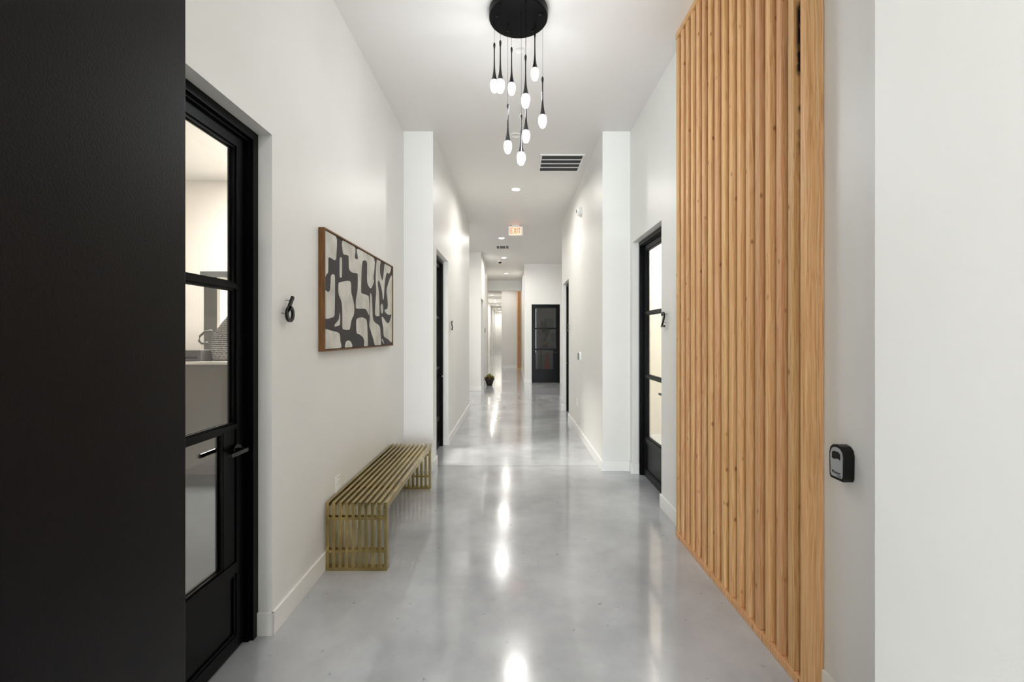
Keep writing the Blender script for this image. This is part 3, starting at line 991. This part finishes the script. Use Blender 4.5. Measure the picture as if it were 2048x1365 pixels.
def panel_light(x, y, sx, sy, power, label):
    o = empty('ceiling_panel_light', (x, y, CEIL))
    tag(o, label, 'ceiling light', 'office ceiling panels')
    MB().box(-sx / 2 - 0.02, sx / 2 + 0.02, -sy / 2 - 0.02, sy / 2 + 0.02, -0.012, -0.0005).build('light_frame', WHITEPL, o)
    MB().box(-sx / 2, sx / 2, -sy / 2, sy / 2, -0.016, -0.0125).build('diffuser', emit('panel_glow', (1, 0.95, 0.88), 3), o)
    d_ = bpy.data.lights.new('panel_lamp', 'AREA'); d_.shape = 'RECTANGLE'; d_.size = sx; d_.size_y = sy; d_.energy = power; d_.color = (1.0, 0.96, 0.92)
    l = bpy.data.objects.new('panel_lamp', d_); COL.objects.link(l); l.parent = o; l.location = (0, 0, -0.02)


panel_light(-2.4, 5.5, 1.0, 0.5, 240, 'flat panel light in the ceiling of the left office')
panel_light(2.5, 6.1, 1.2, 0.5, 105, 'flat panel light in the ceiling of the right office')
panel_light(2.0, 10.8, 0.6, 0.6, 14, 'flat panel light in the side alcove at the right')
panel_light(-2.2, 10.2, 0.6, 0.6, 14, 'flat panel light in the side alcove at the left')

# ------------------------------------------------------------------ ceiling fittings
# return-air grille
gx0, gx1, gy0, gy1 = 0.335, 0.885, 5.39, 5.95
g = empty('return_air_grille', ((gx0 + gx1) / 2, (gy0 + gy1) / 2, CEIL))
tag(g, 'large square white ceiling return air grille with dark slots right of the chandelier', 'air grille')
w2_, h2_ = (gx1 - gx0) / 2, (gy1 - gy0) / 2
b = MB()
t = 0.024
for bx in ((-w2_, w2_, -h2_, -h2_ + t), (-w2_, w2_, h2_ - t, h2_), (-w2_, -w2_ + t, -h2_ + t, h2_ - t), (w2_ - t, w2_, -h2_ + t, h2_ - t)):
    b.box(*bx, -0.012, -0.0005)
b.build('grille_frame', WHITEPL, g)
MB().box(-w2_ + t, w2_ - t, -h2_ + t, h2_ - t, -0.003, -0.0005).build('dark_backing', DARKIN, g)
b = MB()
inner = 2 * (h2_ - t)
for k in range(1, 4):
    y = -h2_ + t + inner * k / 4
    b.box(-w2_ + t, w2_ - t, y - 0.007, y + 0.007, -0.011, -0.003)
b.build('divider_bar', WHITEPL, g)
b = MB()
GB = mat('grille_blade', lin((96, 96, 98)), rough=0.5)
add_noise_bump(GB, 200, 0.03, 0.0004)
n = 42
for k in range(1, n):
    x = -w2_ + t + (2 * (w2_ - t)) * k / n
    b.box(x - 0.0018, x + 0.0018, -h2_ + t, h2_ - t, -0.009, -0.003)
b.build('blades', GB, g)
# small supply register
g = empty('supply_air_register', (-0.262, 11.05, CEIL))
tag(g, 'small white ceiling air register with three grey louvre panels beyond the exit sign', 'air register')
MB().box(-0.17, 0.17, -0.17, 0.17, -0.006, -0.0005).build('register_frame', WHITEPL, g)
for (a, c) in ((-0.150, -0.085), (-0.070, 0.070), (0.085, 0.150)):
    b = MB(); b.box(a, c, -0.15, 0.15, -0.008, -0.0065)
    for k in range(7):
        y = -0.13 + k * 0.043
        b.box(a + 0.004, c - 0.004, y, y + 0.010, -0.014, -0.008)
    b.build('louvre_panel', GREYPL, g)


def disc(x, y, label, r, name='sprinkler_cover', dark=False):
    b = MB()
    b.lathe([(r * 0.9, -0.0004), (r, -0.0004), (r, -0.004), (r * 0.9, -0.006), (r * 0.86, -0.006), (r * 0.84, -0.004), (0.001, -0.004)], 40)
    o = b.build(name, WHITEPL, None, (x, y, CEIL))
    tag(o, label, 'sprinkler cover', 'round sprinkler covers in the ceiling')


disc(0.048, 3.42, 'flat white round sprinkler cover behind the chandelier cables, nearest the camera', 0.044)
disc(0.03, 4.88, 'flat white round sprinkler cover showing behind the lowest glass drops', 0.06)
disc(0.196, 7.17, 'flat round sprinkler cover just beyond the nearest downlight', 0.045)
disc(-0.65, 9.72, 'flat round sprinkler cover left of the second downlight', 0.045)
disc(-0.60, 12.96, 'flat round sprinkler cover left of the dome camera', 0.045)
# dome camera
o = empty('dome_camera', (-0.385, 13.0, CEIL))
tag(o, 'small white ceiling dome camera with a black lens beside the third downlight', 'security camera')
MB().lathe([(0.075, -0.0005), (0.078, -0.01), (0.070, -0.045), (0.060, -0.052), (0.002, -0.052)], 28).build('camera_base', WHITEPL, o)
MB().lathe([(0.050, -0.050), (0.048, -0.068), (0.038, -0.085), (0.020, -0.096), (0.002, -0.099)], 28).build('lens_dome', BLACKG, o)
# exit sign
o = empty('exit_sign', (0.054, 8.88, CEIL))
tag(o, 'lit red EXIT sign hanging from the corridor ceiling', 'exit sign')
MB().box(-0.075, 0.075, -0.03, 0.03, -0.022, -0.0005, bevel=0.003).build('mounting_canopy', WHITEPL, o)
MB().box(-0.150, 0.150, -0.022, 0.022, -0.213, -0.0225, bevel=0.006).build('sign_housing', WHITEPL, o)
FACE = mat('sign_face', lin((250, 225, 200)), rough=0.4, emis=(1.0, 0.50, 0.30, 1), emis_s=0.55)
RED = mat('exit_red', lin((225, 60, 50)), rough=0.4, emis=(1.0, 0.12, 0.06, 1), emis_s=1.1)
fc = MB().box(-0.115, 0.115, -0.0245, -0.0225, -0.200, -0.040).build('sign_face', FACE, o)
Mx = Matrix(((1, 0, 0, 0), (0, 0, -1, -0.0248), (0, 1, 0, -0.172), (0, 0, 0, 1)))
b = MB()
E = [[(0.0, 0), (0, 1), ], [(0, 0.95), (0.52, 0.95)], [(0, 0.5), (0.45, 0.5)], [(0, 0.05), (0.52, 0.05)]]
X_ = [[(0, 0), (0.55, 1)], [(0, 1), (0.55, 0)]]
I_ = [[(0.08, 0), (0.08, 1)]]
T_ = [[(0, 0.95), (0.6, 0.95)], [(0.3, 0), (0.3, 1)]]
px_ = -0.098
for G, adv in ((E, 0.060), (X_, 0.060), (I_, 0.027), (T_, 0.06)):
    for k, st in enumerate(G):
        stroke(b, [(px_ + p[0] * 0.085, p[1] * 0.115) for p in st], 0.014, 0.0005, 0.0015 + 0.0001 * k, Mx)
    px_ += adv
b.build('exit_lettering', RED, fc)

# ------------------------------------------------------------------ wall fittings
# horn strobe high on the right corridor wall
o = empty('fire_alarm_strobe', (CR, 6.25, 3.235))
tag(o, 'round white fire alarm horn high on the right corridor wall', 'fire alarm')
MB().cyl((-0.012, 0, 0), 0.072, 0.024, 'X', 36).build('alarm_base', WHITEPL, o)
Mr = Matrix.Rotation(-PI / 2, 4, 'Y')
MB().lathe([(0.064, 0.024), (0.062, 0.045), (0.050, 0.060), (0.030, 0.066), (0.002, 0.067)], 32, M=Mr).build('alarm_cover', WHITEPL, o)
MB().box(-0.078, -0.060, -0.016, 0.016, -0.012, 0.030, bevel=0.004).build('strobe_lens', GREYPL, o)
# thermostat
o = empty('wall_thermostat', (CR, 6.35, 1.175))
tag(o, 'small rounded white thermostat with a grey dial on the right corridor wall', 'thermostat')
pr = arc(0, 0.022, 0.042, 0.042, 0, 180, 16) + arc(0, -0.022, 0.042, 0.042, 180, 360, 16)
Mt = Matrix(((0, 0, -1, 0), (-1, 0, 0, 0), (0, 1, 0, 0), (0, 0, 0, 1)))
MB().prism(pr, 0.0, 0.022, Mt).build('backplate', WHITEPL, o)
MB().prism([(x * 0.72, y * 0.80) for x, y in pr], 0.021, 0.040, Mt).build('dial', GREYPL, o)


def outlet(loc, side, label):
    o = empty('wall_outlet', loc)
    tag(o, label, 'outlet', 'white wall outlets')
    s = side
    MB().box(min(0, s * 0.006), max(0, s * 0.006), -0.036, 0.036, -0.059, 0.059, bevel=0.002).build('cover_plate', WHITEPL, o)
    b = MB()
    for z in (-0.022, 0.022):
        b.box(min(s * 0.0055, s * 0.0085), max(s * 0.0055, s * 0.0085), -0.017, 0.017, z - 0.015, z + 0.015)
    b.build('socket', WHITEPL, o)


outlet((XL, 2.985, 0.468), 1, 'white wall outlet partly hidden behind the brass bench')
outlet((CR, 6.70, 0.467), -1, 'white wall outlet low on the right corridor wall below the thermostat')

# ------------------------------------------------------------------ potted succulent
o = empty('potted_succulent', (-0.695, 13.0, 0))
tag(o, 'dark bowl planter of green and rust succulents on the floor by the left wall', 'potted plant')
POT = mat('dark_pot', lin((36, 26, 24)), rough=0.45)
add_noise_bump(POT, 60, 0.2, 0.002)
MB().lathe([(0.07, 0.0), (0.082, 0.003), (0.105, 0.08), (0.135, 0.165), (0.150, 0.180), (0.150, 0.205), (0.135, 0.205), (0.128, 0.185), (0.002, 0.185)], 32).build('pot', POT, o)
SOIL = mat('soil', lin((50, 36, 26)), rough=0.9)
add_noise_bump(SOIL, 80, 0.6, 0.01)
MB().lathe([(0.129, 0.183), (0.126, 0.196), (0.06, 0.204), (0.002, 0.206)], 24).build('soil', SOIL, o)
GRN = mat('succulent_green', lin((112, 124, 58)), rough=0.45)
add_noise_color(GRN, 20, lin((86, 104, 44)), lin((150, 152, 78)))
RST = mat('succulent_rust', lin((120, 78, 44)), rough=0.5)
add_noise_color(RST, 20, lin((92, 56, 36)), lin((146, 104, 60)))


def leaf(mb, base, direction, length, width, curl=0.3):
    d = Vector(direction).normalized()
    side = d.cross(Vector((0, 0, 1)))
    if side.length < 0.1:
        side = Vector((1, 0, 0))
    side.normalize()
    up = side.cross(d).normalized()
    prev = None
    n = 6
    for i in range(n + 1):
        t = i / n
        p = Vector(base) + d * length * t + up * curl * length * t * t
        w_ = width * math.sin(PI * min(0.98, 0.12 + 0.86 * t)) / 2 + 0.0006
        th = w_ * 0.25 + 0.0004
        ring = [mb.bm.verts.new(p + side * w_), mb.bm.verts.new(p + up * th), mb.bm.verts.new(p - side * w_), mb.bm.verts.new(p - up * th)]
        if prev:
            for k in range(4):
                j = (k + 1) % 4
                f = mb.bm.faces.new((prev[k], prev[j], ring[j], ring[k]))
                f.smooth = True
                f.material_index = mb.mi
        else:
            mb.bm.faces.new(ring).material_index = mb.mi
        prev = ring
    mb.bm.faces.new(prev).material_index = mb.mi


random.seed(7)
for k, (x, y, m_, n, ln, el) in enumerate([(0.0, 0, GRN, 26, 0.17, 0.9), (-0.05, 0.02, GRN, 16, 0.12, 0.8), (0.06, -0.02, GRN, 16, 0.13, 0.8), (-0.09, -0.04, RST, 22, 0.085, 0.35), (0.10, -0.02, RST, 22, 0.085, 0.35), (0.0, -0.10, RST, 22, 0.08, 0.35), (0.02, 0.09, RST, 18, 0.08, 0.35)]):
    b = MB()
    for i in range(n):
        a = i * 2.4
        e = el * random.uniform(0.6, 1.5) + 0.5 * i / n
        leaf(b, (x, y, 0.200), (math.cos(a), math.sin(a), e * 1.4), ln * random.uniform(0.7, 1.05), 0.028, 0.25)
    b.build('leaf_rosette', m_, o)

# added dark sheet that darkens the left office floor behind the glass
struct(MB().box(-6.05, XL - 0.18, 0.12, 6.30, 0.0, 0.006).build('floor_office', FLOORDARK))
# ------------------------------------------------------------------ far timber slats
o = empty('wood_slat_screen', (0.275, 19.5, 0))
tag(o, 'narrow fir slat screen far down the hallway left of the dark glass door', 'slat screen')
for i, x in enumerate((-0.09, -0.035, 0.02)):
    MB().box(x, x + 0.038, -0.28 + 0.02 * i, 0.20, 0.04, CEIL - 0.001, bevel=0.002).build('slat', WOOD, o)
MB().box(0.065, 0.076, -0.27, 0.20, 0.04, CEIL - 0.001).build('slat', WOOD, o)
MB().box(-0.092, 0.077, -0.285, 0.20, 0.0, 0.04).build('bottom_plate', WOOD, o)
BK = MB().box(-0.09, 0.076, 0.0, 0.02, 0.04, CEIL - 0.001).build('backing_board', WOOD, o)

# ------------------------------------------------------------------ left office contents
CNT = mat('counter_laminate', lin((118, 111, 104)), rough=0.4)
add_noise_bump(CNT, 100, 0.05, 0.0005)
CTOP = mat('counter_top', lin((235, 230, 222)), rough=0.25)
add_noise_bump(CTOP, 100, 0.03, 0.0005)
DG = mat('dark_grey_metal', lin((84, 82, 80)), rough=0.5)
add_noise_bump(DG, 150, 0.1, 0.0005)
o = empty('reception_counter', (-3.2, 4.9, 0))
tag(o, 'taupe reception counter with a pale top seen through the nearest left glazed door', 'counter')
MB().box(-1.2, 0.75, -0.25, 0.25, 0.0, 1.17).build('counter_front', CNT, o)
MB().box(-1.22, 0.77, -0.28, 0.28, 1.1705, 1.20, bevel=0.003).build('counter_top', CTOP, o)
# equipment box
b = MB(); b.box(-0.20, 0.20, -0.12, 0.12, 0, 0.12, bevel=0.008)
q = empty('desk_printer', (-3.52, 4.80, 1.2005)); tag(q, 'low dark grey box like printer on the counter behind the left glass door', 'printer')
b.build('printer_body', DG, q)
MB().box(-0.16, 0.16, -0.123, -0.119, 0.03, 0.05).build('paper_slot', BLACKG, q)
# tall cabinet behind the counter
q = empty('tall_cabinet', (-3.78, 5.70, 0)); tag(q, 'tall dark cabinet with a light cap against the office wall behind the left glass door', 'cabinet')
MB().box(-0.05, 0.12, -0.25, 0.25, 0.0, 2.20).build('cabinet_side', DG, q)
MB().box(-0.08, 0.30, -0.28, 0.28, 2.2005, 2.27, bevel=0.004).build('cabinet_cap', GREYPL, q)
MB().box(0.1205, 0.16, -0.26, 0.25, 0.0, 2.20).build('pale_side_panel', CTOP, q)
# woven bag
BAG = mat('woven_fabric', lin((140, 140, 142)), rough=0.85)
wv_ = nn(BAG, 'ShaderNodeTexWave', wave_type='BANDS', bands_direction='Z')
wv_.inputs['Scale'].default_value = 14; wv_.inputs['Distortion'].default_value = 5; wv_.inputs['Detail'].default_value = 3; wv_.inputs['Detail Scale'].default_value = 8
lk(BAG, coords(BAG), wv_.inputs['Vector'])
rb_ = nn(BAG, 'ShaderNodeValToRGB')
rb_.color_ramp.elements[0].color = lin((52, 52, 54)); rb_.color_ramp.elements[0].position = 0.35
rb_.color_ramp.elements[1].color = lin((196, 194, 190)); rb_.color_ramp.elements[1].position = 0.6
lk(BAG, wv_.outputs['Fac'], rb_.inputs['Fac']); lk(BAG, rb_.outputs['Color'], bsdf(BAG).inputs['Base Color'])
q = empty('woven_tote_bag', (-3.12, 4.86, 1.2005)); tag(q, 'slouchy grey patterned woven bag with a strap on the counter behind the left glass door', 'bag')
b = MB()
rings = []
for (z, rx, ry, sx_) in ((0.0, 0.17, 0.09, 0), (0.02, 0.19, 0.11, 0), (0.15, 0.20, 0.12, 0.0), (0.30, 0.18, 0.11, 0.02), (0.42, 0.13, 0.08, 0.05), (0.52, 0.08, 0.05, 0.08), (0.60, 0.045, 0.03, 0.10)):
    ring = []
    for i in range(28):
        a = 2 * PI * i / 28
        wob_ = 1 + 0.07 * math.sin(5 * a + z * 9)
        ring.append(b.bm.verts.new((sx_ + rx * wob_ * math.cos(a), ry * wob_ * math.sin(a), z)))
    rings.append(ring)
for r_a, r_b in zip(rings, rings[1:]):
    for i in range(28):
        j = (i + 1) % 28
        f = b.bm.faces.new((r_a[i], r_a[j], r_b[j], r_b[i])); f.smooth = True
b.bm.faces.new(rings[0]); b.bm.faces.new(rings[-1])
b.build('bag_body', BAG, q)
b = MB(); b.tube([(-0.15, -0.08, 0.33), (-0.21, -0.10, 0.32), (-0.26, -0.11, 0.27), (-0.27, -0.11, 0.22), (-0.24, -0.11, 0.19), (-0.18, -0.10, 0.20)], 0.012, 8)
b.build('strap', DG, q)

# ------------------------------------------------------------------ store room behind the dark glass door
LEAFM = mat('dark_leaf', lin((70, 96, 70)), rough=0.4)
add_noise_color(LEAFM, 6, lin((54, 80, 56)), lin((96, 120, 88)))
GOLD = mat('gold_pot', lin((190, 150, 70)), rough=0.25, metal=1.0)
add_noise_bump(GOLD, 60, 0.05, 0.0005)
o = empty('side_table', (1.10, 14.75, 0)); tag(o, 'low dark console table behind the dark glass door carrying the leafy plant', 'table')
MB().box(-0.18, 0.42, -0.16, 0.16, 1.06, 1.09).build('table_top', DG, o)
for x in (-0.17, 0.38):
    for y in (-0.14, 0.12):
        MB().box(x, x + 0.02, y, y + 0.02, 0, 1.06).build('leg', BLACK, o)
o = empty('large_leaf_plant', (1.07, 14.72, 1.0905)); tag(o, 'large leafy plant in a gold pot behind the dark glass of the far door', 'potted plant')
MB().lathe([(0.055, 0), (0.085, 0.03), (0.095, 0.12), (0.080, 0.17), (0.002, 0.165)], 28).build('pot', GOLD, o)
random.seed(3)
for i, (dx, dy, h_, l_, w_) in enumerate([(-0.30, -0.1, 0.42, 0.42, 0.13), (-0.12, -0.2, 0.50, 0.45, 0.15), (0.02, 0.1, 0.55, 0.40, 0.14), (0.25, -0.1, 0.35, 0.34, 0.12), (0.12, -0.3, 0.30, 0.36, 0.12), (-0.38, 0.1, 0.25, 0.30, 0.11)]):
    b = MB()
    e = Vector((dx * 0.35, dy * 0.3, 0.16 + h_ * 0.6))
    b.tube([(0, 0, 0.14), (dx * 0.15, dy * 0.15, 0.16 + h_ * 0.3), tuple(e)], 0.006, 6)
    leaf(b, tuple(e), (dx, dy, 1.0), l_, w_, -0.15)
    b.build('leaf', LEAFM, o)
o = empty('traffic_cone', (1.10, 14.28, 0)); tag(o, 'red traffic cone on the floor behind the dark glass of the far door', 'traffic cone')
CONE = mat('cone_red', lin((206, 40, 38)), rough=0.5)
add_noise_bump(CONE, 40, 0.05, 0.001)
MB().box(-0.19, 0.19, -0.19, 0.19, 0, 0.03, bevel=0.006).build('base', CONE, o)
MB().lathe([(0.145, 0.03), (0.13, 0.05), (0.025, 0.89), (0.015, 0.90)], 28).build('cone', CONE, o)
o = empty('white_cabinet', (0.76, 14.6, 0)); tag(o, 'narrow white cabinet behind the left side of the dark glass door', 'cabinet')
MB().box(-0.14, 0.05, -0.2, 0.2, 0.001, 0.88).build('cabinet_body', WHITEPL, o)
MB().box(-0.145, 0.06, -0.21, 0.205, 0.8805, 0.90).build('cabinet_top', CTOP, o)
for i, (x, z, s_) in enumerate([(1.38, 1.75, 0.30), (1.62, 1.25, 0.26)]):
    q = empty('framed_print', (x, 16.998, z)); tag(q, ['framed print on the dim back wall behind the far glass door, upper of two', 'framed print on the dim back wall behind the far glass door, lower of two'][i], 'picture', 'prints behind the far glass door')
    b = MB()
    for bx in ((-s_ / 2, s_ / 2, 0, 0.015), (-s_ / 2, s_ / 2, s_ * 1.2 - 0.015, s_ * 1.2), (-s_ / 2, -s_ / 2 + 0.015, 0.015, s_ * 1.2 - 0.015), (s_ / 2 - 0.015, s_ / 2, 0.015, s_ * 1.2 - 0.015)):
        b.box(bx[0], bx[1], -0.02, 0, bx[2], bx[3])
    b.build('picture_frame', BLACK, q)
    MB().box(-s_ / 2 + 0.016, s_ / 2 - 0.016, -0.010, 0, 0.016, s_ * 1.2 - 0.016).build('print', GREYPL, q)
# narrow glowing strip added on the store room back wall
wfo = struct(MB().box(0.77, 0.89, 16.975, 16.998, 0.4, 2.5).build('glow_strip', emit('strip_glow', (0.93, 0.96, 1.0), 0.9)), 'added narrow glowing strip at the back of the dim store room')
downlight(2.0, 15.7, 'added unseen lamp in the dim store room ceiling', 5, 'added store room lamps')  # lamp added so the store room contents show through the glass
